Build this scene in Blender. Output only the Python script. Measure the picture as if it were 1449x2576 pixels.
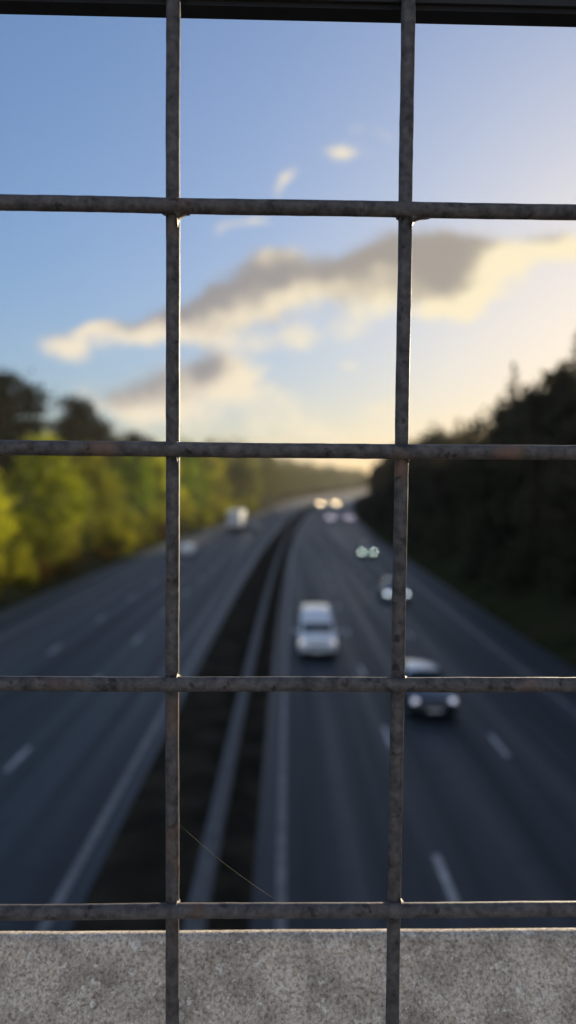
import bpy, bmesh, math, random
from mathutils import Vector, Matrix, noise
R = math.radians
sc = bpy.context.scene
for o in list(bpy.data.objects): bpy.data.objects.remove(o)
C = sc.collection

# ------------------------------------------------------------------ camera, world, sun, exposure
CAM_H = 8.4
cam = bpy.data.cameras.new('camera'); camo = bpy.data.objects.new('camera', cam); C.objects.link(camo)
camo.location = (0, 0, CAM_H); camo.rotation_euler = (R(90 - 1.94), 0, 0)
cam.sensor_fit = 'VERTICAL'; cam.sensor_height = 36.0; cam.lens = 36 * 1860 / 2576
cam.clip_start = 0.01; cam.clip_end = 20000
cam.dof.use_dof = True; cam.dof.focus_distance = 0.243
cam.dof.aperture_fstop = cam.lens / 3.75          # 3.75 mm wide opening, as in a phone's wide lens
sc.camera = camo
sc.view_settings.view_transform = 'Standard'; sc.view_settings.look = 'None'
sc.view_settings.exposure = 1.08; sc.view_settings.gamma = 1.0
SUN_EL, SUN_AZ = 9.3, 28.0
sunv = Vector((math.sin(R(SUN_AZ)) * math.cos(R(SUN_EL)), math.cos(R(SUN_AZ)) * math.cos(R(SUN_EL)), math.sin(R(SUN_EL))))
sun = bpy.data.lights.new('sun', 'SUN'); suno = bpy.data.objects.new('sun', sun); C.objects.link(suno)
sun.energy = 4.0; sun.angle = R(0.5); sun.color = (1.0, 0.83, 0.58)
suno.rotation_euler = sunv.to_track_quat('Z', 'Y').to_euler(); suno.location = (40, 60, 60)

W = bpy.data.worlds.new('World'); sc.world = W; W.use_nodes = True
nt = W.node_tree; N = nt.nodes; L = nt.links; N.clear()
def nd(t, **kw):
    n = N.new(t)
    for k, v in kw.items(): setattr(n, k, v)
    return n
def mth(op, a, b=None, c=None, clamp=False):
    n = nd('ShaderNodeMath', operation=op, use_clamp=clamp)
    for i, v in enumerate((a, b, c)):
        if v is None: continue
        if isinstance(v, (int, float)): n.inputs[i].default_value = v
        else: L.new(v, n.inputs[i])
    return n.outputs[0]
def vmt(op, a, b=None):
    n = nd('ShaderNodeVectorMath', operation=op)
    for i, v in enumerate((a, b)):
        if v is None: continue
        if isinstance(v, (tuple, Vector)): n.inputs[i].default_value = v
        else: L.new(v, n.inputs[i])
    return n
def mixc(fac, a, b, blend='MIX'):
    n = nd('ShaderNodeMix', data_type='RGBA', blend_type=blend)
    for s, v in ((0, fac), (6, a), (7, b)):
        if isinstance(v, (int, float)): n.inputs[s].default_value = v
        elif isinstance(v, tuple): n.inputs[s].default_value = (*v, 1)
        else: L.new(v, n.inputs[s])
    return n.outputs[2]
def smooth(x, lo, hi):
    n = nd('ShaderNodeMapRange', interpolation_type='SMOOTHSTEP')
    L.new(x, n.inputs[0]); n.inputs[1].default_value = lo; n.inputs[2].default_value = hi
    return n.outputs[0]
sky = nd('ShaderNodeTexSky', sky_type='NISHITA', sun_disc=False)
sky.sun_elevation = R(SUN_EL); sky.sun_rotation = R(SUN_AZ)
sky.altitude = 50; sky.air_density = 1.0; sky.dust_density = 1.35; sky.ozone_density = 3.0
tc = nd('ShaderNodeTexCoord'); dirv = tc.outputs['Generated']
sep = nd('ShaderNodeSeparateXYZ'); L.new(dirv, sep.inputs[0])
ysafe = mth('MAXIMUM', sep.outputs[1], 0.02)
cu, cv = mth('DIVIDE', sep.outputs[0], ysafe), mth('DIVIDE', sep.outputs[2], ysafe)
cmb = nd('ShaderNodeCombineXYZ'); L.new(cu, cmb.inputs[0]); L.new(cv, cmb.inputs[1])
def skypt(x, y): return ((x - 724.5) / 1860, (1225 - y) / 1860)
# billows: the cloud plane is warped by noise so that the edges are ragged
CORE = [
    (330, 845, 130, 34, 8, .75), (450, 815, 110, 40, 10, .8), (560, 775, 130, 56, 14, 1.05), (690, 725, 120, 66, 18, 1.2), (850, 712, 120, 62, 10, 1.0),
    (960, 655, 110, 62, 20, 1.1), (1090, 648, 105, 70, 5, 1.3), (1160, 690, 85, 58, -10, 1.0), (1060, 735, 120, 34, 8, .8),
    (290, 1010, 130, 34, 0, .75), (440, 975, 125, 50, 8, .95), (550, 960, 70, 52, 5, .8), (1390, 630, 110, 26, 2, .5)]
RIM = [
    (180, 895, 75, 32, -8, .9), (260, 838, 40, 20, 20, .55), (740, 848, 160, 36, 4, .65), (470, 868, 140, 28, 2, .4),
    (1000, 785, 120, 28, 6, .55), (1170, 760, 120, 34, 12, .8), (1350, 655, 160, 40, 3, 1.0), (1240, 650, 55, 48, 0, .6), (640, 680, 60, 28, 20, .5),
    (600, 955, 70, 60, 10, .55), (660, 1010, 120, 40, 0, .5), (450, 1050, 170, 32, 0, .45), (820, 1078, 330, 40, 0, .55), (1000, 1025, 200, 24, 0, .3),
    (860, 408, 52, 22, 5, .95), (945, 356, 45, 13, -8, .5), (885, 345, 34, 22, 30, .36), (705, 470, 50, 19, 38, .66), (640, 550, 55, 15, 8, .6), (560, 572, 44, 20, 30, .42),
    (875, 922, 24, 15, 0, .5), (660, 945, 30, 14, 30, .4)]
def cloud_at(off):
    """cloud thickness on the sky plane, a little way off towards the sun or in place"""
    p0 = vmt('ADD', cmb.outputs[0], off).outputs[0]
    n1 = nd('ShaderNodeTexNoise'); n1.inputs['Scale'].default_value = 8; n1.inputs['Detail'].default_value = 6; n1.inputs['Roughness'].default_value = 0.58
    L.new(p0, n1.inputs['Vector'])
    w = nd('ShaderNodeVectorMath', operation='SCALE'); L.new(vmt('SUBTRACT', n1.outputs['Color'], (0.5, 0.5, 0.5)).outputs[0], w.inputs[0]); w.inputs['Scale'].default_value = 0.075
    p = vmt('ADD', p0, w.outputs[0]).outputs[0]
    def blobs(lst):
        tot = None
        for (x, y, rx, ry, rot, amp) in lst:
            u, v = skypt(x, y)
            m = nd('ShaderNodeMapping', vector_type='TEXTURE')
            m.inputs['Location'].default_value = (u, v, 0); m.inputs['Rotation'].default_value = (0, 0, R(rot))
            m.inputs['Scale'].default_value = (rx / 1860, ry / 1860, 1)
            L.new(p, m.inputs[0])
            ln = vmt('LENGTH', vmt('MULTIPLY', m.outputs[0], (1, 1, 0)).outputs[0]).outputs['Value']
            g = mth('MULTIPLY', mth('EXPONENT', mth('MULTIPLY', mth('MULTIPLY', ln, ln), -1.0)), amp)
            tot = g if tot is None else mth('ADD', tot, g)
        return tot
    n2 = nd('ShaderNodeTexNoise'); n2.inputs['Scale'].default_value = 15; n2.inputs['Detail'].default_value = 6; n2.inputs['Roughness'].default_value = 0.6
    L.new(p0, n2.inputs['Vector'])
    nf = mth('MULTIPLY', mth('SUBTRACT', n2.outputs['Fac'], 0.5), 2.1)
    d = blobs(CORE); e = mth('ADD', d, blobs(RIM))
    nf = mth('MULTIPLY', nf, smooth(e, 0.04, 0.5))         # billows break up the clouds, not the clear sky
    return d, mth('ADD', e, nf), nf
dense, body, nzf = cloud_at((0, 0, 0))
_, sunward, _ = cloud_at((0.020, -0.016, 0))
front = smooth(sep.outputs[1], 0.05, 0.2)
alpha = mth('MULTIPLY', smooth(body, 0.12, 1.05), front)
shadow = mth('MULTIPLY', mth('SUBTRACT', sunward, body), 1.15)       # cloud standing between this spot and the sun darkens it
core = smooth(mth('ADD', mth('ADD', dense, mth('MULTIPLY', nzf, 0.7)), shadow), -0.05, 1.6)
sdot = vmt('DOT_PRODUCT', dirv, tuple(sunv)).outputs['Value']
near = smooth(sdot, 0.80, 0.995)                      # clouds near the sun are lit warmer and brighter
lit = mixc(near, (0.80, 0.70, 0.55), (0.88, 0.77, 0.54))
shade = mixc(near, (0.29, 0.28, 0.29), (0.35, 0.315, 0.275))
ccol = mixc(core, lit, shade)
# broken bright clouds added behind the view, unseen, to lighten the concrete
nb = nd('ShaderNodeTexNoise'); nb.inputs['Scale'].default_value = 2.6; nb.inputs['Detail'].default_value = 6; L.new(dirv, nb.inputs['Vector'])
back = mth('MULTIPLY', smooth(nb.outputs['Fac'], 0.47, 0.60), mth('MULTIPLY', smooth(mth('MULTIPLY', sep.outputs[1], -1.0), 0.05, 0.35), smooth(sep.outputs[2], 0.40, 0.62)))
alpha = mth('MAXIMUM', alpha, back)
ccol = mixc(back, ccol, (1.25, 1.14, 1.0))
SKY_S = 0.116
# the sky's great range from zenith to sun is eased, as a phone's exposure does
bw = nd('ShaderNodeRGBToBW'); L.new(sky.outputs[0], bw.inputs[0])
ease = mth('DIVIDE', 4.4, mth('ADD', bw.outputs[0], 4.4))
es = nd('ShaderNodeVectorMath', operation='SCALE'); L.new(vmt('MULTIPLY', sky.outputs[0], (0.99, 0.985, 1.07)).outputs[0], es.inputs[0]); L.new(ease, es.inputs['Scale'])
bg1 = nd('ShaderNodeBackground'); L.new(es.outputs[0], bg1.inputs[0]); bg1.inputs[1].default_value = SKY_S
bg2 = nd('ShaderNodeBackground'); L.new(ccol, bg2.inputs[0]); bg2.inputs[1].default_value = 0.525
mx = nd('ShaderNodeMixShader'); L.new(alpha, mx.inputs[0]); L.new(bg1.outputs[0], mx.inputs[1]); L.new(bg2.outputs[0], mx.inputs[2])
wo = nd('ShaderNodeOutputWorld'); L.new(mx.outputs[0], wo.inputs[0])

# ------------------------------------------------------------------ material helpers
def mat(name, base, rough=0.6, metal=0.0, coat=0.0, var=None, scale=5.0, bump=0.0, bscale=40.0, emit=None, estr=0.0, spec=0.5, coord='Object', contrast=(0.35, 0.65)):
    m = bpy.data.materials.new(name); m.use_nodes = True
    n = m.node_tree.nodes; l = m.node_tree.links; b = n['Principled BSDF']
    b.inputs['Base Color'].default_value = (*base, 1); b.inputs['Roughness'].default_value = rough
    b.inputs['Metallic'].default_value = metal; b.inputs['Coat Weight'].default_value = coat; b.inputs['Coat Roughness'].default_value = 0.05
    b.inputs['Specular IOR Level'].default_value = spec
    t = n.new('ShaderNodeTexCoord')
    if var is not None:
        z = n.new('ShaderNodeTexNoise'); z.inputs['Scale'].default_value = scale; z.inputs['Detail'].default_value = 6; z.inputs['Roughness'].default_value = 0.6
        l.new(t.outputs[coord], z.inputs['Vector'])
        r = n.new('ShaderNodeValToRGB'); l.new(z.outputs['Fac'], r.inputs[0])
        cols = [base] + list(var)
        e = r.color_ramp.elements; lo, hi = contrast
        e[0].position = lo; e[0].color = (*cols[0], 1); e[1].position = hi; e[1].color = (*cols[-1], 1)
        for i, c in enumerate(cols[1:-1]):
            q = e.new(lo + (hi - lo) * (i + 1) / (len(cols) - 1)); q.color = (*c, 1)
        l.new(r.outputs[0], b.inputs['Base Color'])
    if bump:
        z = n.new('ShaderNodeTexNoise'); z.inputs['Scale'].default_value = bscale; z.inputs['Detail'].default_value = 5
        l.new(t.outputs[coord], z.inputs['Vector'])
        bp = n.new('ShaderNodeBump'); bp.inputs['Strength'].default_value = bump; l.new(z.outputs['Fac'], bp.inputs['Height'])
        l.new(bp.outputs[0], b.inputs['Normal'])
    if emit is not None:
        b.inputs['Emission Color'].default_value = (*emit, 1); b.inputs['Emission Strength'].default_value = estr
    return m

def leafmat(name, cols, trans=0.4, scale=0.35):
    """leaves: a diffuse face plus light passing through, colour varying from clump to clump and tree to tree"""
    m = bpy.data.materials.new(name); m.use_nodes = True
    n = m.node_tree.nodes; l = m.node_tree.links; n.clear()
    t = n.new('ShaderNodeTexCoord'); oi = n.new('ShaderNodeObjectInfo')
    z = n.new('ShaderNodeTexNoise'); z.inputs['Scale'].default_value = scale; z.inputs['Detail'].default_value = 5; l.new(t.outputs['Object'], z.inputs['Vector'])
    a = n.new('ShaderNodeMath'); a.operation = 'MULTIPLY_ADD'; l.new(oi.outputs['Random'], a.inputs[0]); a.inputs[1].default_value = 0.24; a.inputs[2].default_value = -0.12
    s = n.new('ShaderNodeMath'); s.operation = 'ADD'; l.new(z.outputs['Fac'], s.inputs[0]); l.new(a.outputs[0], s.inputs[1])
    r = n.new('ShaderNodeValToRGB'); l.new(s.outputs[0], r.inputs[0]); e = r.color_ramp.elements
    e[0].position = 0.3; e[0].color = (*cols[0], 1); e[1].position = 0.68; e[1].color = (*cols[-1], 1)
    for i, c in enumerate(cols[1:-1]):
        q = e.new(0.3 + 0.38 * (i + 1) / (len(cols) - 1)); q.color = (*c, 1)
    d = n.new('ShaderNodeBsdfDiffuse'); l.new(r.outputs[0], d.inputs[0])
    tr = n.new('ShaderNodeBsdfTranslucent'); l.new(r.outputs[0], tr.inputs[0])
    mx = n.new('ShaderNodeMixShader'); mx.inputs[0].default_value = trans; l.new(d.outputs[0], mx.inputs[1]); l.new(tr.outputs[0], mx.inputs[2])
    o = n.new('ShaderNodeOutputMaterial'); l.new(mx.outputs[0], o.inputs[0])
    return m

# ------------------------------------------------------------------ object helpers
def obj(name, bm, m=None, parent=None, smooth_deg=None, loc=None):
    me = bpy.data.meshes.new(name)
    bmesh.ops.recalc_face_normals(bm, faces=bm.faces) if smooth_deg is not None else None
    bm.to_mesh(me); bm.free()
    return link(name, me, m, parent, smooth_deg, loc)
def link(name, me, m=None, parent=None, smooth_deg=None, loc=None):
    if m is not None: me.materials.append(m)
    if smooth_deg is not None:
        for p in me.polygons: p.use_smooth = True
        if smooth_deg < 180: me.set_sharp_from_angle(angle=R(smooth_deg))
    o = bpy.data.objects.new(name, me); C.objects.link(o)
    if parent is not None: o.parent = parent
    if loc is not None: o.location = loc
    return o
def tag(o, label=None, cat=None, group=None, kind=None):
    if label: o['label'] = label
    if cat: o['category'] = cat
    if group: o['group'] = group
    if kind: o['kind'] = kind
    return o
def empty(name, loc=(0, 0, 0), rz=0.0):
    o = bpy.data.objects.new(name, None); C.objects.link(o); o.location = loc; o.rotation_euler = (0, 0, rz); o.empty_display_size = 0.2
    return o
def copy_tree(o, parent=None):
    c = o.copy(); C.objects.link(c)
    if parent is not None: c.parent = parent
    for ch in list(o.children): copy_tree(ch, c)
    return c
def box(bm, c, s, rot=None):
    mtx = Matrix.Translation(c) @ (rot.to_4x4() if rot else Matrix()) @ Matrix.Diagonal((*s, 1))
    return bmesh.ops.create_cube(bm, size=1.0, matrix=mtx)['verts']
def tube(bm, pts, rad, seg=10, caps=True, jitter=0.0, seed=0):
    """a tube along a path; rad is a number or one per point"""
    rings = []; rnd = random.Random(seed)
    for i, p in enumerate(pts):
        p = Vector(p); a = Vector(pts[max(i - 1, 0)]); b = Vector(pts[min(i + 1, len(pts) - 1)])
        d = (b - a).normalized(); up = Vector((0, 0, 1)) if abs(d.z) < 0.9 else Vector((0, 1, 0))
        x = d.cross(up).normalized(); y = d.cross(x)
        r = rad[i] if isinstance(rad, (list, tuple)) else rad
        rings.append([bm.verts.new(p + (x * math.cos(t) + y * math.sin(t)) * r * (1 + rnd.uniform(-jitter, jitter))) for t in [2 * math.pi * k / seg for k in range(seg)]])
    for A, B in zip(rings, rings[1:]):
        for k in range(seg): bm.faces.new((A[k], A[(k + 1) % seg], B[(k + 1) % seg], B[k]))
    if caps: bm.faces.new(rings[0][::-1]); bm.faces.new(rings[-1])
def lathe(bm, prof, axis_mtx, seg=20):
    """spin (radius, height) points about the matrix's z axis"""
    rings = []
    for r, h in prof:
        if r < 1e-5: rings.append([bm.verts.new(axis_mtx @ Vector((0, 0, h)))])
        else: rings.append([bm.verts.new(axis_mtx @ Vector((r * math.cos(t), r * math.sin(t), h))) for t in [2 * math.pi * k / seg for k in range(seg)]])
    for A, B in zip(rings, rings[1:]):
        for k in range(seg):
            k2 = (k + 1) % seg
            if len(A) == 1 and len(B) > 1: bm.faces.new((A[0], B[k2], B[k]))
            elif len(B) == 1 and len(A) > 1: bm.faces.new((A[k], A[k2], B[0]))
            elif len(A) > 1: bm.faces.new((A[k], A[k2], B[k2], B[k]))

# ------------------------------------------------------------------ the road's course
def shift(y):                                            # the road bends gently right with distance
    yy = max(y, -80)
    return -0.008 * yy + 0.00017 * yy * yy if yy > 0 else -0.008 * yy
def roadz(y):                                            # the far road climbs a little
    t = max(0, y - 160)
    return 1.4 * (t / 160) ** 2 if t < 160 else 1.4 + .0085 * (min(t, 1200) - 160)
L_EDGE, L_LINE, R_LINE, R_EDGE = -19.4, -4.58, -0.06, 13.3
def ledge(y):                                            # the merging lane on the far side ends at about 150 m
    t = min(1, max(0, (y - 110) / 90)); t = t * t * (3 - 2 * t)
    return L_EDGE + t * 2.4
def terr(u, y):
    """height of the ground at offset u from the road's course"""
    n = noise.fractal(Vector((u * 0.08, y * 0.05, 3.1)), 1.0, 2.0, 4)
    if u > R_EDGE + 0.3:
        d = u - R_EDGE - 0.3
        h = 6.4 * (1 - math.exp(-(d / 7.0) ** 1.6)) + 0.03 * max(0, d - 14)
        return h + n * min(1, d / 4) * 0.5 - 0.03
    le = ledge(y)
    if u < le - 0.3:
        d = le - 0.3 - u
        h = 1.6 * (1 - math.exp(-(d / 6.0) ** 1.5)) + 0.02 * max(0, d - 12)
        return h + n * min(1, d / 4) * 0.5 - 0.03
    return -0.06
YS = [-120, -60, -30] + [i * 4 for i in range(-4, 70)] + [280 + i * 12 for i in range(0, 45)] + [860, 960, 1100, 1300, 1600, 2000, 2600, 3600, 6000]
def sheet(name, us, zf, m, y0=-1e9, y1=1e9, ys=YS):
    bm = bmesh.new(); rows = []
    for y in ys:
        if not (y0 <= y <= y1): continue
        uu = us(y) if callable(us) else us
        s = shift(min(y, 1300)) + (max(0, y - 1300) * 0.43)
        rows.append([bm.verts.new((u + s, y, zf(u, y) + roadz(y))) for u in uu])
    for A, B in zip(rows, rows[1:]):
        for k in range(len(A) - 1): bm.faces.new((A[k], A[k + 1], B[k + 1], B[k]))
    return tag(obj(name, bm, m, smooth_deg=180), kind='structure')

M = {}
M['grass'] = mat('verge_grass', (0.018, 0.022, 0.010), 1.0, var=[(0.028, 0.032, 0.012), (0.038, 0.040, 0.016), (0.042, 0.036, 0.020)], scale=0.35, bump=0.8, bscale=3.0, spec=0.0)
M['asphalt'] = mat('asphalt', (0.0075, 0.0118, 0.0165), 0.6, var=[(0.0135, 0.018, 0.024), (0.0105, 0.0145, 0.020)], scale=0.6, bump=0.25, bscale=60)
def wear(m):
    """long worn tracks and patches along the lanes"""
    n = m.node_tree.nodes; l = m.node_tree.links; b = n['Principled BSDF']; src = b.inputs['Base Color'].links[0].from_socket
    t = n.new('ShaderNodeTexCoord'); mp = n.new('ShaderNodeMapping'); mp.inputs['Scale'].default_value = (1.1, .012, 1); l.new(t.outputs['Object'], mp.inputs[0])
    z = n.new('ShaderNodeTexNoise'); z.inputs['Scale'].default_value = 1.0; z.inputs['Detail'].default_value = 3; l.new(mp.outputs[0], z.inputs['Vector'])
    r = n.new('ShaderNodeValToRGB'); l.new(z.outputs['Fac'], r.inputs[0]); e = r.color_ramp.elements
    e[0].position = .35; e[0].color = (.7, .7, .7, 1); e[1].position = .68; e[1].color = (1.6, 1.6, 1.62, 1)
    x = n.new('ShaderNodeMix'); x.data_type = 'RGBA'; x.blend_type = 'MULTIPLY'; x.inputs[0].default_value = 1; l.new(src, x.inputs[6]); l.new(r.outputs[0], x.inputs[7]); l.new(x.outputs[2], b.inputs['Base Color'])
    r2 = n.new('ShaderNodeMapRange'); l.new(z.outputs['Fac'], r2.inputs[0]); r2.inputs[1].default_value = .35; r2.inputs[2].default_value = .68; r2.inputs[3].default_value = .72; r2.inputs[4].default_value = .5; l.new(r2.outputs[0], b.inputs['Roughness'])
wear(M['asphalt'])
M['paint_line'] = mat('road_paint', (0.26, 0.265, 0.27), 0.6, var=[(0.46, 0.46, 0.46)], scale=2.0)
M['paint_edge'] = mat('edge_line_paint', (0.10, 0.105, 0.105), 0.6, var=[(0.22, 0.22, 0.22)], scale=2.0)
M['reserve'] = mat('reserve_soil', (0.018, 0.018, 0.014), 0.95, var=[(0.029, 0.026, 0.019), (0.048, 0.041, 0.030)], scale=0.8, bump=0.7, bscale=6, spec=0.0)
def ground_us(y):
    le = ledge(y)
    return [-2500, -900, -400, -220, -140, -100, -80, -66, -56, -48, -42, -37, -33, -30, -28, -26, -24.5, -23, -22, -21.2, le - 0.9, le - 0.3, le, -12, -5, 0, 6, 13.3, 13.6, 14.4, 15.2, 16, 17, 18, 19, 20, 21.5, 23, 25, 28, 32, 38, 48, 64, 90, 140, 220, 400, 900, 2500]
sheet('ground', ground_us, terr, M['grass'])
RY = dict(y0=-60, y1=830)
sheet('left_carriageway', lambda y: [ledge(y), -15, -10, L_LINE + 0.55], lambda u, y: 0.0, M['asphalt'], **RY)
sheet('right_carriageway', [R_LINE - 0.6, 3.3, 7, R_EDGE], lambda u, y: 0.0, M['asphalt'], **RY)
sheet('central_reservation', [L_LINE + 0.55, -3.4, -2.4, -1.4, R_LINE - 0.6], lambda u, y: 0.05 + (0.05 if -4 < u < -1 else 0) + 0.03 * noise.noise(Vector((u, y * 0.3, 0))), M['reserve'], **RY)
def line_sheet(name, segs, m=None):
    """painted lines: each (offset function or number, width, y0, y1) as a thin sheet on the road"""
    bm = bmesh.new()
    for (u, w, a, b) in segs:
        n = max(1, int((b - a) / 6)); prev = None
        for i in range(n + 1):
            y = a + (b - a) * i / n; uu = u(y) if callable(u) else u
            s = shift(y)
            z = roadz(y) + .004 + max(0, y - 100) * 4e-5
            cur = (bm.verts.new((uu - w / 2 + s, y, z)), bm.verts.new((uu + w / 2 + s, y, z)))
            if prev: bm.faces.new((prev[0], prev[1], cur[1], cur[0]))
            prev = cur
    return tag(obj(name, bm, m or M['paint_line']), kind='structure')
line_sheet('edge_line', [(R_LINE, 0.2, -60, 820)], M['paint_edge']); line_sheet('edge_line', [(L_LINE, 0.2, -60, 820)], M['paint_edge'])
line_sheet('edge_line', [(10.8, 0.2, -60, 820)], M['paint_edge']); line_sheet('edge_line', [(-15.7, 0.2, -60, 820)], M['paint_edge'])
# 2 m dashes every 9 m, set where the photograph shows them
for u, y0 in ((3.46, 14.6), (6.95, 22.8), (-8.25, 21.6), (-12.0, 19.0)):
    line_sheet('lane_line', [(u, 0.17, y, y + 2.0) for y in [y0 + 9 * k for k in range(-9, 84)]])

# ------------------------------------------------------------------ central safety barrier
M['galv'] = mat('galvanised_rail', (0.08, 0.085, 0.09), 0.75, 0.0, var=[(0.12, 0.125, 0.13)], spec=0.2, scale=3, bump=0.1, bscale=30)
M['galv_dark'] = mat('galvanised_post', (0.22, 0.22, 0.22), 0.6, 0.4)
def barrier():
    t = empty('crash_barrier', (-1.58, 0, 0))
    tag(t, 'long grey steel crash barrier on posts along the central reservation', 'crash barrier')
    prof = [(-.13, .76), (-.19, .70), (-.13, .62), (-.19, .52), (-.13, .46)]
    loop = prof + [(-x, z) for x, z in reversed(prof)]
    bm = bmesh.new(); rows = []
    for y in [-40 + 4 * k for k in range(0, 200)]:
        s = shift(y); rows.append([bm.verts.new((x + s, y, z + roadz(y))) for x, z in loop])
    n = len(loop)
    for A, B in zip(rows, rows[1:]):
        for k in range(n): bm.faces.new((A[k], A[(k + 1) % n], B[(k + 1) % n], B[k]))
    obj('beam', bm, M['galv'], t, 50)
    pb = bmesh.new(); box(pb, (0, 0, .31), (.10, .06, .62)); box(pb, (0, 0, .58), (.42, .08, .08)); box(pb, (0, 0, .02), (.2, .2, .04))
    p0 = obj('post', pb, M['galv_dark'], t); p0.location = (shift(3.2), 3.2, 0)
    for k in range(1, 60):
        y = 3.2 + 3.2 * k
        p = p0.copy(); C.objects.link(p); p.parent = t; p.location = (shift(y), y, roadz(y))
barrier()

# ------------------------------------------------------------------ vehicles
M['tyre'] = mat('tyre_rubber', (0.012, 0.012, 0.012), 0.85); M['rim'] = mat('wheel_alloy', (0.35, 0.35, 0.36), 0.35, 0.8)
M['glass'] = mat('car_glass', (0.006, 0.014, 0.016), 0.08, spec=0.25); M['black'] = mat('black_plastic', (0.015, 0.015, 0.016), 0.55)
M['plate_front'] = mat('white_plate', (0.7, 0.7, 0.68), 0.4); M['plate_rear'] = mat('yellow_plate', (0.7, 0.5, 0.05), 0.4)
M['tail'] = mat('tail_lamp', (0.35, 0.01, 0.01), 0.25, coat=1.0)
M['lamp'] = mat('headlamp_unlit', (0.55, 0.58, 0.62), 0.12, 0.5, coat=1.0)
def lampmat(n, col, s): return mat(n, (0.8, 0.8, 0.8), 0.2, emit=col, estr=s)
M['lamp_blue'] = lampmat('headlamp_bluish', (0.78, 0.80, 1.0), 0.30)
M['lamp_white'] = lampmat('headlamp_white', (0.85, 0.95, 1.0), 1.6)
M['lamp_green'] = lampmat('headlamp_pale', (0.80, 1.0, 0.84), 5)
M['lamp_warm'] = lampmat('headlamp_warm', (1.0, 0.74, 0.42), 85)
M['lamp_dim'] = lampmat('headlamp_dim', (0.85, 0.75, 0.95), 8)
M['chrome'] = mat('bright_trim', (0.6, 0.6, 0.6), 0.15, 1.0)
def paint(n, c, rough=0.22): return mat(n, c, rough, 0.0, coat=1.0, var=[tuple(x * 1.06 for x in c)], scale=2)
P_WHITE = paint('white_paint', (0.82, 0.83, 0.84)); P_NAVY = paint('dark_navy_paint', (0.012, 0.016, 0.024), 0.25); P_SILVER = paint('silver_paint', (0.32, 0.34, 0.36))
P_BLACK = paint('black_paint', (0.010, 0.010, 0.011), 0.25); P_GREY = paint('grey_paint', (0.10, 0.105, 0.11)); P_RED = paint('red_paint', (0.25, 0.02, 0.02)); P_BLUE = paint('blue_paint', (0.03, 0.06, 0.16))

class Body:
    """a vehicle shell lofted through stations; front faces -Y, wheels on z = 0"""
    def __init__(s, st): s.st = st                     # list of (y, [(x, z) right half from bottom centre to top centre])
    def bm(s):
        bm = bmesh.new(); rows = []
        for y, h in s.st:
            ring = [(x, z) for x, z in h] + [(-x, z) for x, z in reversed(h[1:-1])]
            rows.append([bm.verts.new((x, y, z)) for x, z in ring])
        n = len(rows[0])
        for A, B in zip(rows, rows[1:]):
            for k in range(n): bm.faces.new((A[k], A[(k + 1) % n], B[(k + 1) % n], B[k]))
        bm.faces.new(rows[0][::-1]); bm.faces.new(rows[-1]); return bm
    def pt(s, i, t, j, w, side=1):
        """a point on the shell between stations i and i+1 (t) and half-section points j and j+1 (w)"""
        def q(k):
            y, h = s.st[k]; a, b = h[j], h[j + 1]
            return Vector((a[0] + (b[0] - a[0]) * w, y, a[1] + (b[1] - a[1]) * w))
        v = q(i).lerp(q(i + 1), t); v.x *= side; return v
def panel(pts, thick=0.02, off=0.012):
    """a thin slab over a four-sided patch of shell (a window, a lamp)"""
    bm = bmesh.new(); a, b, c, d = pts; nrm = (b - a).cross(d - a).normalized()
    n = 4; top = [[None] * (n + 1) for _ in range(n + 1)]; bot = [[None] * (n + 1) for _ in range(n + 1)]
    for i in range(n + 1):
        for j in range(n + 1):
            p = a.lerp(b, i / n).lerp(d.lerp(c, i / n), j / n)
            top[i][j] = bm.verts.new(p + nrm * off); bot[i][j] = bm.verts.new(p + nrm * (off - thick))
    for i in range(n):
        for j in range(n):
            bm.faces.new((top[i][j], top[i + 1][j], top[i + 1][j + 1], top[i][j + 1])); bm.faces.new((bot[i][j + 1], bot[i + 1][j + 1], bot[i + 1][j], bot[i][j]))
    for i in range(n):
        bm.faces.new((bot[i][0], bot[i + 1][0], top[i + 1][0], top[i][0])); bm.faces.new((top[i][n], top[i + 1][n], bot[i + 1][n], bot[i][n]))
        bm.faces.new((top[0][i], top[0][i + 1], bot[0][i + 1], bot[0][i])); bm.faces.new((bot[n][i], bot[n][i + 1], top[n][i + 1], top[n][i]))
    return bm
WHEELS = {}
def wheel(parent, x, y, r, w=0.2):
    key = (r, w)
    if key not in WHEELS:
        ax = Matrix.Rotation(R(90), 4, 'Y')
        b1 = bmesh.new(); lathe(b1, [(r * .62, -w / 2), (r * .93, -w / 2), (r, -w * .36), (r, w * .36), (r * .93, w / 2), (r * .62, w / 2), (r * .62, -w / 2)], ax, 24)
        b2 = bmesh.new(); lathe(b2, [(0, -w * .2), (r * .18, -w * .2), (r * .2, -w * .12)] + [(r * .55, -w * .3), (r * .63, -w * .45), (r * .63, w * .45), (r * .55, w * .3), (r * .2, w * .12), (r * .18, w * .2), (0, w * .2)], ax, 10)
        m1 = bpy.data.meshes.new('tyre'); b1.to_mesh(m1); b1.free(); m2 = bpy.data.meshes.new('rim'); b2.to_mesh(m2); b2.free()
        m1.materials.append(M['tyre']); m2.materials.append(M['rim'])
        for mm in (m1, m2):
            for p in mm.polygons: p.use_smooth = True
            mm.set_sharp_from_angle(angle=R(45))
        WHEELS[key] = (m1, m2)
    t = bpy.data.objects.new('wheel', WHEELS[key][0]); C.objects.link(t); t.parent = parent; t.location = (x, y, r)
    rr = bpy.data.objects.new('rim', WHEELS[key][1]); C.objects.link(rr); rr.parent = t
def plate(parent, y, z, rear=False):
    bm = bmesh.new(); box(bm, (0, y, z), (.52, .02, .11)); bmesh.ops.bevel(bm, geom=bm.edges[:], offset=.006, segments=1, affect='EDGES')
    obj('number_plate', bm, M['plate_rear' if rear else 'plate_front'], parent)
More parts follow.
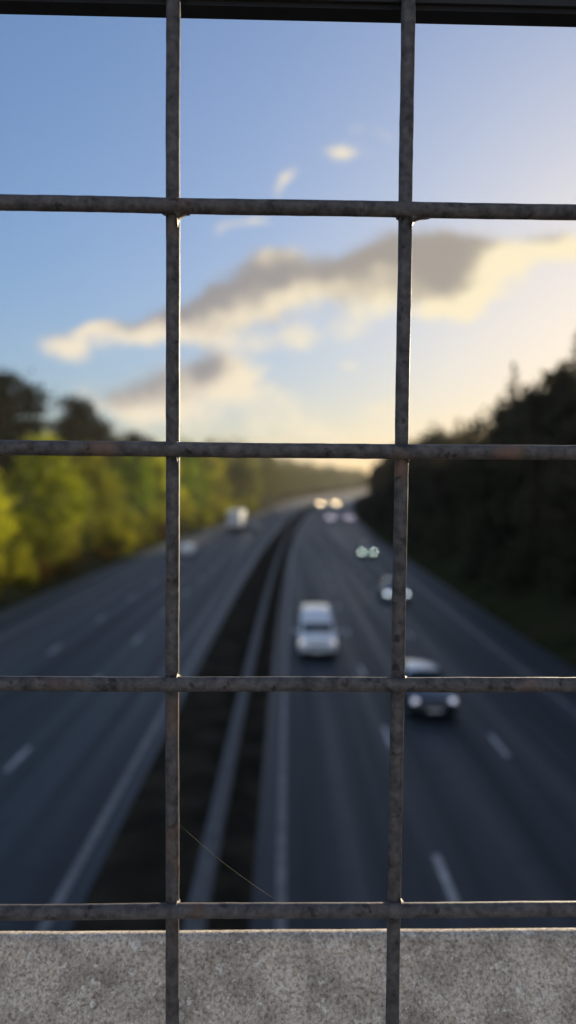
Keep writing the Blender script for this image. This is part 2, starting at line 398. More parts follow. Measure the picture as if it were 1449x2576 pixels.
def mirror(parent, x, y, z, m):
    bm = bmesh.new(); s = 1 if x > 0 else -1
    bmesh.ops.create_icosphere(bm, subdivisions=2, radius=1, matrix=Matrix.Translation((x + s * .10, y, z)) @ Matrix.Diagonal((.10, .06, .075, 1)))
    box(bm, (x + s * .01, y + .02, z - .04), (.10, .04, .03)); obj('mirror', bm, m, parent, 50)

def car(label, group, pm, loc, rz, Ln=4.25, Wd=1.78, H=1.44, lamp=None, estate=False, roof=None):
    t = empty('car', loc, rz); tag(t, label, 'car', group)
    w = Wd / 2; r = .32
    def sec(zb, wb, zbelt, wbelt, ztop, wtop, crown=.03):
        return [(0, zb), (wb * .86, zb), (wb * .97, zb + .12), (wb, zb + (zbelt - zb) * .55), (wbelt, zbelt), (wtop, max(ztop - .07, zbelt + .004)), (wtop * .86, max(ztop, zbelt + .008)), (0, max(ztop, zbelt + .008) + crown)]
    h = Ln / 2; tail = h - .42 if not estate else h - .2
    st = [(-h, sec(.34, w * .70, .58, w * .66, .60, w * .58, .01)), (-h + .06, sec(.24, w * .80, .68, w * .78, .70, w * .70, .015)), (-h + .22, sec(.20, w * .92, .76, w * .88, .78, w * .78, .02)),
          (-h + .55, sec(.18, w * .98, .84, w * .93, .86, w * .82)), (-h + 1.08, sec(.18, w, .95, w * .94, .97, w * .80)), (-h + 1.22, sec(.18, w, .96, w * .945, 1.03, w * .82)),
          (-h + 1.85, sec(.18, w, .97, w * .95, H - .06, w * .70)), (-h + 2.1, sec(.18, w, .97, w * .95, H - .01, w * .70)), (-h + 2.75, sec(.18, w, .98, w * .95, H, w * .70)),
          (tail - .35, sec(.18, w, .99, w * .94, H - .04, w * .68)), (tail, sec(.20, w * .98, 1.0, w * .92, H - .12, w * .64)), (h - .10, sec(.26, w * .93, 1.0, w * .86, 1.06, w * .66, .02)), (h, sec(.34, w * .84, .86, w * .76, .88, w * .60, .01))]
    B = Body(st); bo = obj('body', B.bm(), pm, t, 38)
    P = lambda k, tt, j, ww, s=1: B.pt(k, tt, j, ww, s)
    obj('windscreen', panel([P(5, .02, 5, .9, -1), P(5, .02, 5, .9), P(5, .97, 5, .8), P(5, .97, 5, .8, -1)], .05, .05), M['glass'], t, 60)
    obj('rear_window', panel([P(10, .0, 5, .6), P(10, .0, 5, .6, -1), P(10, .85, 5, .6, -1), P(10, .85, 5, .6)], .05, .05), M['glass'], t, 60)
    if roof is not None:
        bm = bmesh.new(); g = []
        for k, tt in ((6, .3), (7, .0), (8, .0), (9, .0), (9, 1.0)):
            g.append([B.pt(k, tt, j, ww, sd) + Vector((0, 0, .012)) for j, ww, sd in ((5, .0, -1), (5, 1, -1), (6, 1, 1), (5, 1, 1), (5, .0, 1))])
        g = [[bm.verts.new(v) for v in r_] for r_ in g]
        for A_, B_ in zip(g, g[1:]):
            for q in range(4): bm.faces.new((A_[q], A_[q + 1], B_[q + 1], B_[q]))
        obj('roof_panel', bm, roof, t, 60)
    for s in (1, -1):
        for a, ta, b, tb in ((5, .55, 7, .9), (8, .05, 8, .95), (9, .08, 9, .8)):
            q = [P(a, ta, 4, .12, s), P(b, tb, 4, .12, s), P(b, tb if b != 9 else .6, 4, .9, s), P(a if a != 5 else 6, ta if a != 5 else .05, 4, .9, s)]
            if s < 0: q = [q[1], q[0], q[3], q[2]]
            obj('side_window', panel(q, .015, .008), M['glass'], t, 60)
        lq = [P(1, .5, 3, .35, s), P(2, .9, 3, .45, s), P(2, .9, 4, .1, s), P(1, .8, 4, .2, s)]
        # headlamp: a swept almond across the front corner
        bm = bmesh.new()
        bmesh.ops.create_uvsphere(bm, u_segments=14, v_segments=8, radius=1, matrix=Matrix.Translation((s * w * .70, -h + .19, .66)) @ Matrix.Rotation(R(-30 * s), 4, 'Z') @ Matrix.Rotation(R(-28 * s), 4, 'Y') @ Matrix.Diagonal((.23, .13, .115, 1)))
        obj('headlight', bm, lamp or M['lamp'], t, 180)
        bm = bmesh.new(); box(bm, (s * w * .76, h - .06, .84), (.22, .10, .20)); bmesh.ops.bevel(bm, geom=bm.edges[:], offset=.03, segments=2, affect='EDGES'); obj('tail_light', bm, M['tail'], t, 60)
        mirror(t, s * w * .97, -h + 1.5, 1.0, pm)
        wheel(t, s * (w - .10), -h + .82, r); wheel(t, s * (w - .10), h - .78, r)
    bm = bmesh.new(); box(bm, (0, -h + .03, .54), (.82, .10, .14)); bmesh.ops.bevel(bm, geom=bm.edges[:], offset=.03, segments=2, affect='EDGES'); obj('grille', bm, M['black'], t, 60)
    bm = bmesh.new(); box(bm, (0, -h + .05, .31), (1.1, .12, .12)); bmesh.ops.bevel(bm, geom=bm.edges[:], offset=.03, segments=2, affect='EDGES'); obj('lower_grille', bm, M['black'], t, 60)
    plate(t, -h - .03, .42); plate(t, h + .015, .62, True)
    return t

def van(label, loc, rz):
    t = empty('van', loc, rz); tag(t, label, 'van')
    w, h, H, r = .97, 2.45, 2.0, .33
    def sec(zb, wb, zbelt, wbelt, ztop, wtop, crown=.04):
        return [(0, zb), (wb * .88, zb), (wb * .98, zb + .14), (wb, zb + (zbelt - zb) * .55), (wbelt, zbelt), (wtop, max(ztop - .12, zbelt + .004)), (wtop * .86, max(ztop, zbelt + .008)), (0, max(ztop, zbelt + .008) + crown)]
    st = [(-h, sec(.36, w * .74, .72, w * .72, .74, w * .62, .01)), (-h + .07, sec(.26, w * .86, .86, w * .84, .88, w * .74, .015)), (-h + .25, sec(.22, w * .96, .96, w * .92, .98, w * .80, .02)),
          (-h + .75, sec(.22, w, 1.10, w * .95, 1.12, w * .82)), (-h + .90, sec(.22, w, 1.12, w * .96, 1.20, w * .84)), (-h + 1.36, sec(.22, w, 1.16, w * .97, 1.56, w * .82, .03)),
          (-h + 1.95, sec(.22, w, 1.18, w * .98, H - .12, w * .84)), (-h + 2.5, sec(.22, w, 1.18, w * .98, H, w * .85)), (h - .5, sec(.22, w, 1.18, w * .98, H, w * .85)), (h - .08, sec(.24, w * .99, 1.18, w * .97, H - .03, w * .84)), (h, sec(.34, w * .95, 1.16, w * .93, H - .12, w * .78, .02))]
    B = Body(st); obj('body', B.bm(), P_WHITE, t, 38); P = lambda k, tt, j, ww, s=1: B.pt(k, tt, j, ww, s)
    obj('windscreen', panel([P(4, .03, 5, .95, -1), P(4, .03, 5, .95), P(4, .95, 5, .7), P(4, .95, 5, .7, -1)], .06, .06), M['glass'], t, 60)
    for s in (1, -1):
        q = [P(4, .6, 4, .1, s), P(6, .9, 4, .1, s), P(6, .9, 4, .85, s), P(5, .2, 4, .85, s)]
        if s < 0: q = [q[1], q[0], q[3], q[2]]
        obj('side_window', panel(q, .015, .008), M['glass'], t, 60)
        q = [Vector((s * .08, h, 1.22)), Vector((s * .70, h, 1.22)), Vector((s * .64, h, 1.68)), Vector((s * .08, h, 1.68))]
        if s > 0: q = [q[1], q[0], q[3], q[2]]
        obj('rear_window', panel(q, .02, .01), M['glass'], t, 60)
        bm = bmesh.new(); bmesh.ops.create_uvsphere(bm, u_segments=14, v_segments=8, radius=1, matrix=Matrix.Translation((s * w * .76, -h + .2, .80)) @ Matrix.Rotation(R(-30 * s), 4, 'Z') @ Matrix.Diagonal((.17, .14, .17, 1)))
        obj('headlight', bm, M['lamp_van'], t, 180)
        bm = bmesh.new(); box(bm, (s * w * .9, h - .02, .95), (.12, .08, .5)); bmesh.ops.bevel(bm, geom=bm.edges[:], offset=.02, segments=2, affect='EDGES'); obj('tail_light', bm, M['tail'], t, 60)
        mirror(t, s * w * .98, -h + 1.15, 1.22, P_WHITE)
        wheel(t, s * (w - .11), -h + .86, r); wheel(t, s * (w - .11), h - .9, r)
    bm = bmesh.new(); box(bm, (0, -h + .02, .66), (.9, .10, .13)); bmesh.ops.bevel(bm, geom=bm.edges[:], offset=.03, segments=2, affect='EDGES'); obj('grille', bm, M['black'], t, 60)
    bm = bmesh.new(); box(bm, (0, -h + .06, .36), (1.62, .16, .24)); bmesh.ops.bevel(bm, geom=bm.edges[:], offset=.05, segments=2, affect='EDGES'); obj('bumper', bm, M['black'], t, 60)
    plate(t, -h - .035, .42)
M['lamp_van'] = lampmat('headlamp_van', (1.0, 0.86, 0.74), 0.35)

def lorry(label, loc, rz):
    """rear end towards +Y of its own frame; front faces -Y"""
    t = empty('lorry', loc, rz); tag(t, label, 'lorry'); wh = P_WHITE
    bm = bmesh.new(); box(bm, (0, 1.2, 2.55), (2.5, 8.2, 2.9)); bmesh.ops.bevel(bm, geom=bm.edges[:], offset=.05, segments=2, affect='EDGES'); obj('cargo_box', bm, M['box'], t, 40)
    bm = bmesh.new(); box(bm, (0, 1.0, .92), (.9, 9.0, .22)); obj('chassis', bm, M['black'], t)
    bm = bmesh.new()
    ring = [(0, .55), (1.12, .55), (1.2, .8), (1.2, 1.9), (1.1, 2.9), (.95, 3.05), (0, 3.08)]
    Body([(-5.2, [(x * .95, z) for x, z in ring]), (-5.0, ring), (-3.6, ring), (-3.3, [(x * .97, z * .99) for x, z in ring])]).bm().to_mesh(bpy.data.meshes.new('x')) if False else None
    bm.free(); B = Body([(-5.25, [(x * .93, min(z, 2.75)) for x, z in ring[:-1]] + [(0, 2.76)]), (-5.1, ring), (-3.6, ring), (-3.3, [(x * .98, z * .99) for x, z in ring])])
    obj('cab', B.bm(), wh, t, 38)
    obj('windscreen', panel([Vector((-1.02, -5.2, 1.65)), Vector((1.02, -5.2, 1.65)), Vector((.95, -5.14, 2.6)), Vector((-.95, -5.14, 2.6))], .03, .08), M['glass'], t, 60)
    for s in (1, -1):
        for y in (-4.4, 3.0, 4.1): wheel(t, s * 1.05, y, .48, .3)
        bm = bmesh.new(); box(bm, (s * .95, 5.32, .95), (.42, .08, .18)); bmesh.ops.bevel(bm, geom=bm.edges[:], offset=.02, segments=1, affect='EDGES'); obj('tail_light', bm, M['tail'], t)
        mirror(t, s * 1.22, -5.0, 2.2, M['black'])
        bm = bmesh.new(); box(bm, (s * .62, 5.315, 2.5), (1.16, .03, 2.66)); bmesh.ops.bevel(bm, geom=bm.edges[:], offset=.012, segments=1, affect='EDGES'); obj('rear_door', bm, M['box'], t)
    bm = bmesh.new(); box(bm, (0, 5.25, .55), (2.3, .12, .16)); obj('bumper', bm, M['black'], t)
    plate(t, 5.33, .74, True)
M['box'] = mat('white_box_panel', (0.80, 0.80, 0.80), 0.45, var=[(0.84, 0.84, 0.83)], scale=1.5)

def heading(y): return -math.atan((shift(y + 1) - shift(y - 1)) / 2)     # oncoming vehicles face -Y along the road
GR, GL = 'cars coming towards the bridge', 'cars driving away from the bridge'
van('white panel van coming along the fast lane beside the central barrier', (1.46, 38.0, 0), heading(38))
car('dark navy car with bright headlights and white roof panel, just ahead of the white van', GR, P_NAVY, (5.25, 28.3, 0), heading(28), lamp=M['lamp_blue'], roof=P_WHITE)  # roof panel in white paint over the navy body
car('silver car half hidden behind the right upright wire, beyond the white van', GR, P_SILVER, (7.85, 54.9, 0), heading(55), lamp=M['lamp_white'], H=1.5)
car('black car with a pair of pale green glowing headlights in the slow lane', GR, P_BLACK, (9.45, 89, 0), heading(89), lamp=M['lamp_green'])
far = [(10.7, 186, P_GREY, 'grey car with faint lilac lights, nearest of the far middle lane group', 'lamp_dim'), (15.6, 188, P_RED, 'red car with faint pinkish lights in the far slow lane', 'lamp_dim'),
       (14.2, 214, P_SILVER, 'small silver car close behind the grey one with lilac lights', None), (22.5, 262, P_BLUE, 'small blue car in the slow lane near the start of the bend', None),
       (27.5, 330, P_WHITE, 'tiny white car where the road bends behind the dark trees', None), (39.0, 362, P_GREY, 'tiny grey car farthest along the bend by the dark trees', None)]
for x, y, p, lab, lm in far: car(lab, GR, p, (x, y, roadz(y)), heading(y), lamp=M[lm] if lm else None)
s0 = shift(300)
car('far car with one round warm glare, nearer the central barrier of the glowing pair', GR, P_BLACK, (s0 + 0.3, 300, roadz(300)), heading(300), lamp=M['lamp_warm'])
car('far car with round warm glare, outer one of the glowing pair on the bend', GR, P_BLACK, (s0 + 6.6, 300, roadz(300)), heading(300), lamp=M['lamp_warm'])
PI = math.pi
lorry('tall white box lorry driving away in the slow lane below the yellow trees', (-9.7, 141, 0), heading(141) + PI)
car('grey car driving away on the right of the white lorry', GL, P_GREY, (-6.1, 137, 0), heading(137) + PI)
car('white car driving away beside the left upright wire, close to the verge', GL, P_WHITE, (-12.3, 91, 0), heading(91) + PI)
car('small silver car driving away in the fast lane beyond the lorry', GL, P_SILVER, (-1.6, 206, roadz(206)), heading(206) + PI)

# ------------------------------------------------------------------ trees and bushes
M['bark'] = mat('bark', (0.035, 0.026, 0.018), 0.95, var=[(0.06, 0.048, 0.036)], scale=6, bump=0.6, bscale=20)
LM = {'moss': leafmat('moss_leaves', [(0.10, 0.115, 0.010), (0.22, 0.22, 0.014), (0.36, 0.34, 0.022)], 0.52),
      'green': leafmat('green_leaves', [(0.08, 0.13, 0.008), (0.18, 0.25, 0.012), (0.32, 0.38, 0.018)], 0.55),
      'lime': leafmat('lime_leaves', [(0.15, 0.18, 0.010), (0.36, 0.38, 0.016), (0.58, 0.56, 0.03)], 0.55),
      'olive': leafmat('olive_leaves', [(0.035, 0.048, 0.012), (0.07, 0.08, 0.018), (0.12, 0.115, 0.028)], 0.42),
      'pine': leafmat('pine_needles', [(0.010, 0.015, 0.007), (0.018, 0.025, 0.010), (0.03, 0.034, 0.014)], 0.15),
      'dark': leafmat('dark_leaves', [(0.046, 0.045, 0.026), (0.075, 0.068, 0.038), (0.115, 0.094, 0.056)], 0.45),
      'rust': leafmat('bracken_fronds', [(0.045, 0.040, 0.010), (0.10, 0.065, 0.012), (0.17, 0.095, 0.015)], 0.4, 0.8)}
def leaf(bm, c, s, rnd, nrm=None):
    n = Vector((rnd.gauss(0, 1), rnd.gauss(0, 1), rnd.gauss(0, 1)))
    if nrm is not None: n = n * 0.7 + nrm
    n.normalize(); a = n.orthogonal().normalized(); a = Matrix.Rotation(rnd.uniform(0, 6.28), 3, n) @ a; b = n.cross(a)
    k = rnd.uniform(.7, 1.3) * s; f = rnd.uniform(.45, .7)
    vs = [bm.verts.new(c + a * k), bm.verts.new(c + b * k * f), bm.verts.new(c - a * k), bm.verts.new(c - b * k * f)]
    bm.faces.new(vs)
def trunk_bm(rnd, h, r, ht, limbs=6):
    bm = bmesh.new(); pts = []; x = y = 0
    for i in range(8):
        t = i / 7; pts.append((x, y, -.3 + t * (h * ht + .3))); x += rnd.uniform(-.06, .06) * h * .12; y += rnd.uniform(-.06, .06) * h * .12
    tube(bm, pts, [r * (1.25 - .95 * i / 7) if i else r * 1.5 for i in range(8)], 8)
    ends = []
    for k in range(limbs):
        i = rnd.randint(2, 6); p = Vector(pts[i]); a = rnd.uniform(0, 6.28); ln = h * rnd.uniform(.15, .3)
        d = Vector((math.cos(a), math.sin(a), rnd.uniform(.3, .9)))
        q = [p + d * ln * s + Vector((0, 0, ln * .25 * s * s)) for s in (0, .35, .7, 1)]
        tube(bm, q, [r * .45, r * .32, r * .2, r * .08], 6); ends.append(q[-1])
    return bm
def broad_crown(seed, h, w, base, n_cl, per, ls):
    """leaf clumps spread through an uneven crown"""
    rnd = random.Random(seed); bm = bmesh.new(); cz = (base + 1) / 2 * h; rz = (1 - base) / 2 * h
    for k in range(n_cl):
        while True:
            d = Vector((rnd.uniform(-1, 1), rnd.uniform(-1, 1), rnd.uniform(-1, 1)))
            if d.length <= 1: break
        d = d * (0.6 + 0.4 * rnd.random()) if d.length < .5 else d
        lump = 1 + .28 * noise.noise(Vector((d.x * 1.7 + seed, d.y * 1.7, d.z * 1.7)))
        taper = 1.0 if d.z < 0 else 1 - .35 * d.z
        c = Vector((d.x * w / 2 * lump * taper, d.y * w / 2 * lump * taper, cz + d.z * rz * lump)); cr = rnd.uniform(.09, .19) * w
        for j in range(per):
            o = Vector((rnd.gauss(0, .5), rnd.gauss(0, .5), rnd.gauss(0, .38))) * cr
            leaf(bm, c + o, ls, rnd, (d + Vector((0, 0, .4))) * .5)
    return bm
def conifer_crown(seed, h, w, base, ls, dens=1.0):
    rnd = random.Random(seed); bm = bmesh.new(); z = base * h
    while z < h:
        t = (z - base * h) / (h - base * h); rr = w / 2 * (1 - t) ** .8 * rnd.uniform(.75, 1.15) + .12
        for b in range(max(3, int(7 * (1 - t) + 2))):
            a = rnd.uniform(0, 6.28); ln = rr * rnd.uniform(.6, 1.15)
            for j in range(max(2, int(ln * 7 * dens))):
                s = (j + rnd.random()) / max(2, int(ln * 7 * dens)) * ln
                p = Vector((math.cos(a) * s, math.sin(a) * s, z - s * .28 + rnd.gauss(0, .12)))
                leaf(bm, p + Vector((rnd.gauss(0, .16), rnd.gauss(0, .16), 0)), ls * (1.1 - .5 * t), rnd, Vector((0, 0, .8)))
        z += h * .035 * rnd.uniform(.7, 1.3)
    for j in range(10): leaf(bm, Vector((rnd.gauss(0, .06), rnd.gauss(0, .06), h - .1 * j)), ls * .5, rnd)
    return bm
def pine_crown(seed, h, w, base, ls):
    """a Scots pine: flat plates of needles on bare limbs high on the trunk"""
    rnd = random.Random(seed); bm = bmesh.new()
    for k in range(38):
        t = rnd.random(); a = rnd.uniform(0, 6.28); d = w / 2 * rnd.uniform(.15, 1) * math.sin(math.pi * (0.25 + .65 * t)) ** .8
        c = Vector((math.cos(a) * d, math.sin(a) * d, h * (base + (1 - base) * t * .97))); cr = rnd.uniform(.16, .27) * w
        for j in range(80):
            leaf(bm, c + Vector((rnd.gauss(0, .5) * cr, rnd.gauss(0, .5) * cr, rnd.gauss(0, .24) * cr)), ls, rnd, Vector((0, 0, .6)))
    return bm
def proto(name, crown, trunk, leafm):
    a = bpy.data.meshes.new('crown'); crown.to_mesh(a); crown.free(); a.materials.append(leafm)
    b = bpy.data.meshes.new('trunk'); trunk.to_mesh(b); trunk.free(); b.materials.append(M['bark'])
    for p in b.polygons: p.use_smooth = True
    return (name, a, b)
def plant(pr, x, y, label, cat, group, sc_=1.0, rz=None, sz=None, z=None):
    name, a, b = pr; u = x - shift(y)
    t = empty(name, (x, y, terr(u, y) + roadz(y) - .05 if z is None else z), rz if rz is not None else random.uniform(0, 6.28)); tag(t, label, cat, group)
    t.scale = (sc_, sc_, sz if sz else sc_)
    for nm, me in (('crown', a), ('trunk', b)):
        o = bpy.data.objects.new(nm, me); C.objects.link(o); o.parent = t
    return t
random.seed(7); rr = random.Random(5)
LIME = [proto('lime_tree', broad_crown(11 + k, 10, 7.6, .06, 90, 46, .20), trunk_bm(random.Random(k), 10, .17, .7), LM[('lime', 'moss', 'green', 'lime')[k]]) for k in range(4)]
OLIVE = [proto('broadleaf_tree', broad_crown(31 + k, 14, 9.5, .12, 80, 38, .27), trunk_bm(random.Random(20 + k), 14, .24, .75), LM['olive']) for k in range(4)]
PINE = [proto('pine_tree', pine_crown(51 + k, 20, 9.5, .36, .33), trunk_bm(random.Random(40 + k), 20, .26, .93, 10), LM['pine']) for k in range(4)]
CON = [proto('conifer_tree', conifer_crown(71 + k, 14, 5.6, .03, .36), trunk_bm(random.Random(60 + k), 14, .18, .96, 0), LM['dark']) for k in range(4)]
DARK = [proto('dark_tree', broad_crown(91 + k, 12, 8.5, -.02, 120, 44, .33), trunk_bm(random.Random(80 + k), 12, .2, .75), LM['dark']) for k in range(4)]
BUSH = [proto('bracken_bush', broad_crown(111 + k, 2.2, 3.4, -.2, 34, 34, .13), trunk_bm(random.Random(90 + k), 2.2, .03, .7, 5), LM['rust']) for k in range(3)]
DBUSH = [proto('dark_bush', broad_crown(121 + k, 3.6, 4.6, -.15, 44, 34, .18), trunk_bm(random.Random(95 + k), 3.6, .05, .7, 5), LM['dark']) for k in range(3)]

OBUSH = [proto('verge_bush', broad_crown(131 + k, 3.6, 4.6, -.15, 44, 34, .18), trunk_bm(random.Random(98 + k), 3.6, .05, .7, 5), LM['moss']) for k in range(3)]
# sunlit trees along the far verge, from the nearest
GLT = 'sunlit yellow green trees along the left verge'
lt = [(-27.2, 64, .80, 'small lime green tree at the left edge of the view, above the bracken'),
      (-27.0, 82, 1.12, 'big bright yellow green tree, largest of the sunlit row on the left'),
      (-28.2, 106, 1.08, 'olive yellow tree between the big bright tree and the left upright wire'),
      (-28.0, 130, 1.18, 'fresh green tree partly behind the left upright wire'),
      (-26.0, 152, 1.22, 'bright yellow tree right beside the left upright wire'),
      (-24.5, 178, 1.42, 'round green tree directly behind the white lorry'),
      (-21.5, 203, 1.4, 'mossy tree just beyond the lorry at the end of the bright row'),
      (-20.0, 228, 1.5, 'olive green tree past the lorry where the sunlit row turns darker'),
      (-15.0, 254, 1.55, 'last dull green tree of the sunlit row, before the far olive trees')]
for i, (x, y, s, lab) in enumerate(lt):
    s *= 1.1
    plant(LIME[(3, 0, 1, 2, 3, 2, 1, 1, 1)[i]], x, y, lab, 'tree', GLT, s, sz=s * (1.05 if i < 4 else 1.15))
GBR = 'rust coloured bracken bushes at the foot of the left trees'
for i in range(18):
    y = 42 + i * 5.2 + rr.uniform(-1.5, 1.5); u = ledge(y) - rr.uniform(1.9, 4.4)
    plant(BUSH[i % 3], u + shift(y), y, 'rust brown bracken bush at the foot of the sunlit trees', 'bush', GBR, rr.uniform(.8, 1.35))
GDB = 'moss green low bushes under the left trees'
for i in range(40):
    y = 40 + i * 5.4 + rr.uniform(-2, 2); u = ledge(y) - rr.uniform(2.6, 8.0)
    plant(OBUSH[i % 3], u + shift(y), y, 'dull moss green bush low between the left trees and the road', 'bush', GDB, rr.uniform(.8, 1.2))
GPN = 'tall dark pines behind the left verge'
for i in range(30):
    y = 92 + i * 5.6 + rr.uniform(-2, 2); u = -33.5 - rr.uniform(0, 5) - (7 if i % 2 else 0)
    s = rr.uniform(.88, 1.06) if i < 12 else rr.uniform(.78, .95)
    plant(PINE[i % 4], u + shift(y), y, 'tall dark pine standing behind the sunlit trees on the left', 'tree', GPN, s)
GFL = 'distant trees along the outside of the bend'
for i in range(56):
    y = 225 + i * 11 + rr.uniform(-4, 4); u = -21 - rr.uniform(0, 6) - (9 if i % 2 else 0)
    plant(OLIVE[i % 4], u + shift(y), y, 'distant olive tree in the line outside the bend', 'tree', GFL, rr.uniform(1.2, 1.6))
# shaded trees on the right-hand bank
GRC, GRD, GRN = 'dark conifers on the right bank', 'dark broadleaf trees on the right bank', 'low trees added beside the bridge to shade the road'
for i in range(44):
    y = 57 + i * 6.5 + rr.uniform(-2, 2); u = 20.5 + rr.uniform(0, 3) + (5 if i % 2 else 0) + (3 if y > 170 else 0)
    plant(CON[i % 4], u + shift(y), y, 'dark spiky conifer on the shaded right bank', 'tree', GRC, rr.uniform(.84, 1.06) * (1.1 if y < 82 else .90 if y > 175 else 1.0))
for i in range(46):
    y = 56 + i * 6.5 + rr.uniform(-2, 2); u = 19.5 + rr.uniform(0, 3) + (7 if i % 2 else 0) + (3 if y > 170 else 0)
    plant(DARK[i % 4], u + shift(y), y, 'dark leafy tree in the shade of the right bank', 'tree', GRD, rr.uniform(.85, 1.05) * (1.14 if y < 78 else .86 if y < 118 else 1.1 if y < 160 else .9 if y > 175 else 1.0))
for i in range(18):  # mostly out of view, added to keep sun patches off the road
    y = 8 + i * 2.8 + rr.uniform(-1, 1); u = 18.5 + rr.uniform(0, 2) + (4 if i % 2 else 0)
    plant(DARK[i % 4], u + shift(y), y, 'low dark leafy tree added close to the bridge to shade the road', 'tree', GRN, rr.uniform(.55, .68))
for i in range(46):
    y = 26 + i * 5 + rr.uniform(-2, 2); u = 15.8 + rr.uniform(0, 3)
    plant(DBUSH[i % 3], u + shift(y), y, 'dark low bush on the right embankment above the hard shoulder', 'bush', 'dark bushes on the right bank', rr.uniform(.7, 1.1))

# ------------------------------------------------------------------ bridge parapet: wire mesh, rail, concrete coping
FR = Matrix.Translation((0, 0.238, CAM_H)) @ (Matrix.Rotation(R(1.297), 4, 'Z') @ Matrix.Rotation(R(0.904), 4, 'X') @ Matrix.Rotation(R(0.47), 4, 'Y'))
def zinc():
    m = bpy.data.materials.new('weathered_zinc'); m.use_nodes = True; n = m.node_tree.nodes; l = m.node_tree.links; b = n['Principled BSDF']
    t = n.new('ShaderNodeTexCoord')
    z1 = n.new('ShaderNodeTexNoise'); z1.inputs['Scale'].default_value = 260; z1.inputs['Detail'].default_value = 6; z1.inputs['Roughness'].default_value = .65
    z2 = n.new('ShaderNodeTexNoise'); z2.inputs['Scale'].default_value = 45; z2.inputs['Detail'].default_value = 4
    z3 = n.new('ShaderNodeTexNoise'); z3.inputs['Scale'].default_value = 210; z3.inputs['Detail'].default_value = 2
    for z in (z1, z2, z3): l.new(t.outputs['Object'], z.inputs['Vector'])
    r1 = n.new('ShaderNodeValToRGB'); e = r1.color_ramp.elements; e[0].position = .3; e[0].color = (.024, .022, .024, 1); e[1].position = .72; e[1].color = (.155, .138, .134, 1); l.new(z1.outputs['Fac'], r1.inputs[0])
    r2 = n.new('ShaderNodeValToRGB'); e = r2.color_ramp.elements; e[0].position = .60; e[0].color = (0, 0, 0, 1); e[1].position = .78; e[1].color = (1, 1, 1, 1); l.new(z2.outputs['Fac'], r2.inputs[0])
    mx = n.new('ShaderNodeMix'); mx.data_type = 'RGBA'; l.new(r2.outputs[0], mx.inputs[0]); l.new(r1.outputs[0], mx.inputs[6]); mx.inputs[7].default_value = (.19, .105, .068, 1)
    r3 = n.new('ShaderNodeValToRGB'); e = r3.color_ramp.elements; e[0].position = .30; e[0].color = (.2, .19, .19, 1); e[1].position = .37; e[1].color = (1, 1, 1, 1); l.new(z3.outputs['Fac'], r3.inputs[0])
    m2 = n.new('ShaderNodeMix'); m2.data_type = 'RGBA'; m2.blend_type = 'MULTIPLY'; m2.inputs[0].default_value = .8; l.new(mx.outputs[2], m2.inputs[6]); l.new(r3.outputs[0], m2.inputs[7])
    l.new(m2.outputs[2], b.inputs['Base Color']); b.inputs['Roughness'].default_value = .62; b.inputs['Metallic'].default_value = .15
    bp = n.new('ShaderNodeBump'); bp.inputs['Strength'].default_value = .5; bp.inputs['Distance'].default_value = .0004; l.new(z1.outputs['Fac'], bp.inputs['Height']); l.new(bp.outputs[0], b.inputs['Normal'])
    return m
M['zinc'] = zinc()
M['rail'] = mat('black_rail_paint', (0.010, 0.010, 0.011), 0.7, var=[(0.018, 0.017, 0.017)], scale=60, bump=.2, bscale=300)
XS = [-.0372 + .0739 * k for k in range(-12, 14)]
ZS = [.0877, .0117, -.0639, -.1394, -.2150]
RAIL_Z = .1456; WR = .00240; WRV = .00226
fence = empty('mesh_fence'); fence.matrix_world = FR
tag(fence, 'weathered grey welded wire mesh panel close to the lens, hung under a black rail', 'fence')
def wire(name, a, b, r, seed):
    bm = bmesh.new(); a, b = Vector(a), Vector(b); n = int((b - a).length / .0035); pts = []; rad = []
    side = Vector((0, 0, 1)) if abs((b - a).x) > abs((b - a).z) else Vector((1, 0, 0))
    for i in range(n + 1):
        p = a.lerp(b, i / n); q = Vector((p.x * 60, p.z * 60, seed * 7.3))
        wob = side * (.00022 * noise.noise(q * .35)) + Vector((0, .0002 * noise.noise(q * .35 + Vector((9, 0, 0))), 0))
        pts.append(p + wob); rad.append(r * (1 + .035 * noise.noise(q * 3)))
    tube(bm, pts, rad, 16, True, .012, seed)
    return obj(name, bm, M['zinc'], fence, 180)
for k, x in enumerate(XS): wire('vertical_wire', (x, .0016, -.30), (x, .0016, .20), WRV, k + 1)
for k, z in enumerate(ZS): wire('horizontal_wire', (XS[0] - .03, -.0014, z), (XS[-1] + .03, -.0014, z), WR, k + 50)
def weld(x, z, radii, seed):
    """the pool of zinc in the corners of a crossing: (right-down, left-down, left-up, right-up)"""
    bm = bmesh.new()
    for (sx, sz), rad in zip(((1, -1), (-1, -1), (-1, 1), (1, 1)), radii):
        rx, rz_ = rad if isinstance(rad, tuple) else (rad, rad)
        ox, oz = WRV * .8, WR * .8; n = 8
        arc = []
        for i in range(n + 1):
            a = math.pi / 2 * i / n
            arc.append((ox + rx * (1 - math.sin(a)), oz + rz_ * (1 - math.cos(a))))
        layers = []
        for yy, k in ((-.0024, .35), (-.0014, .8), (.0002, 1), (.0018, .8), (.0028, .35)):
            layers.append([bm.verts.new((x, yy, z))] + [bm.verts.new((x + sx * (ox + (px - ox) * k), yy, z + sz * (oz + (pz - oz) * k))) for px, pz in arc])
        for A, B in zip(layers, layers[1:]):
            m_ = len(A)
            for q in range(m_): bm.faces.new((A[q], A[(q + 1) % m_], B[(q + 1) % m_], B[q]))
        bm.faces.new(layers[0]); bm.faces.new(layers[-1][::-1])
    obj('weld', bm, M['zinc'], fence, 60)
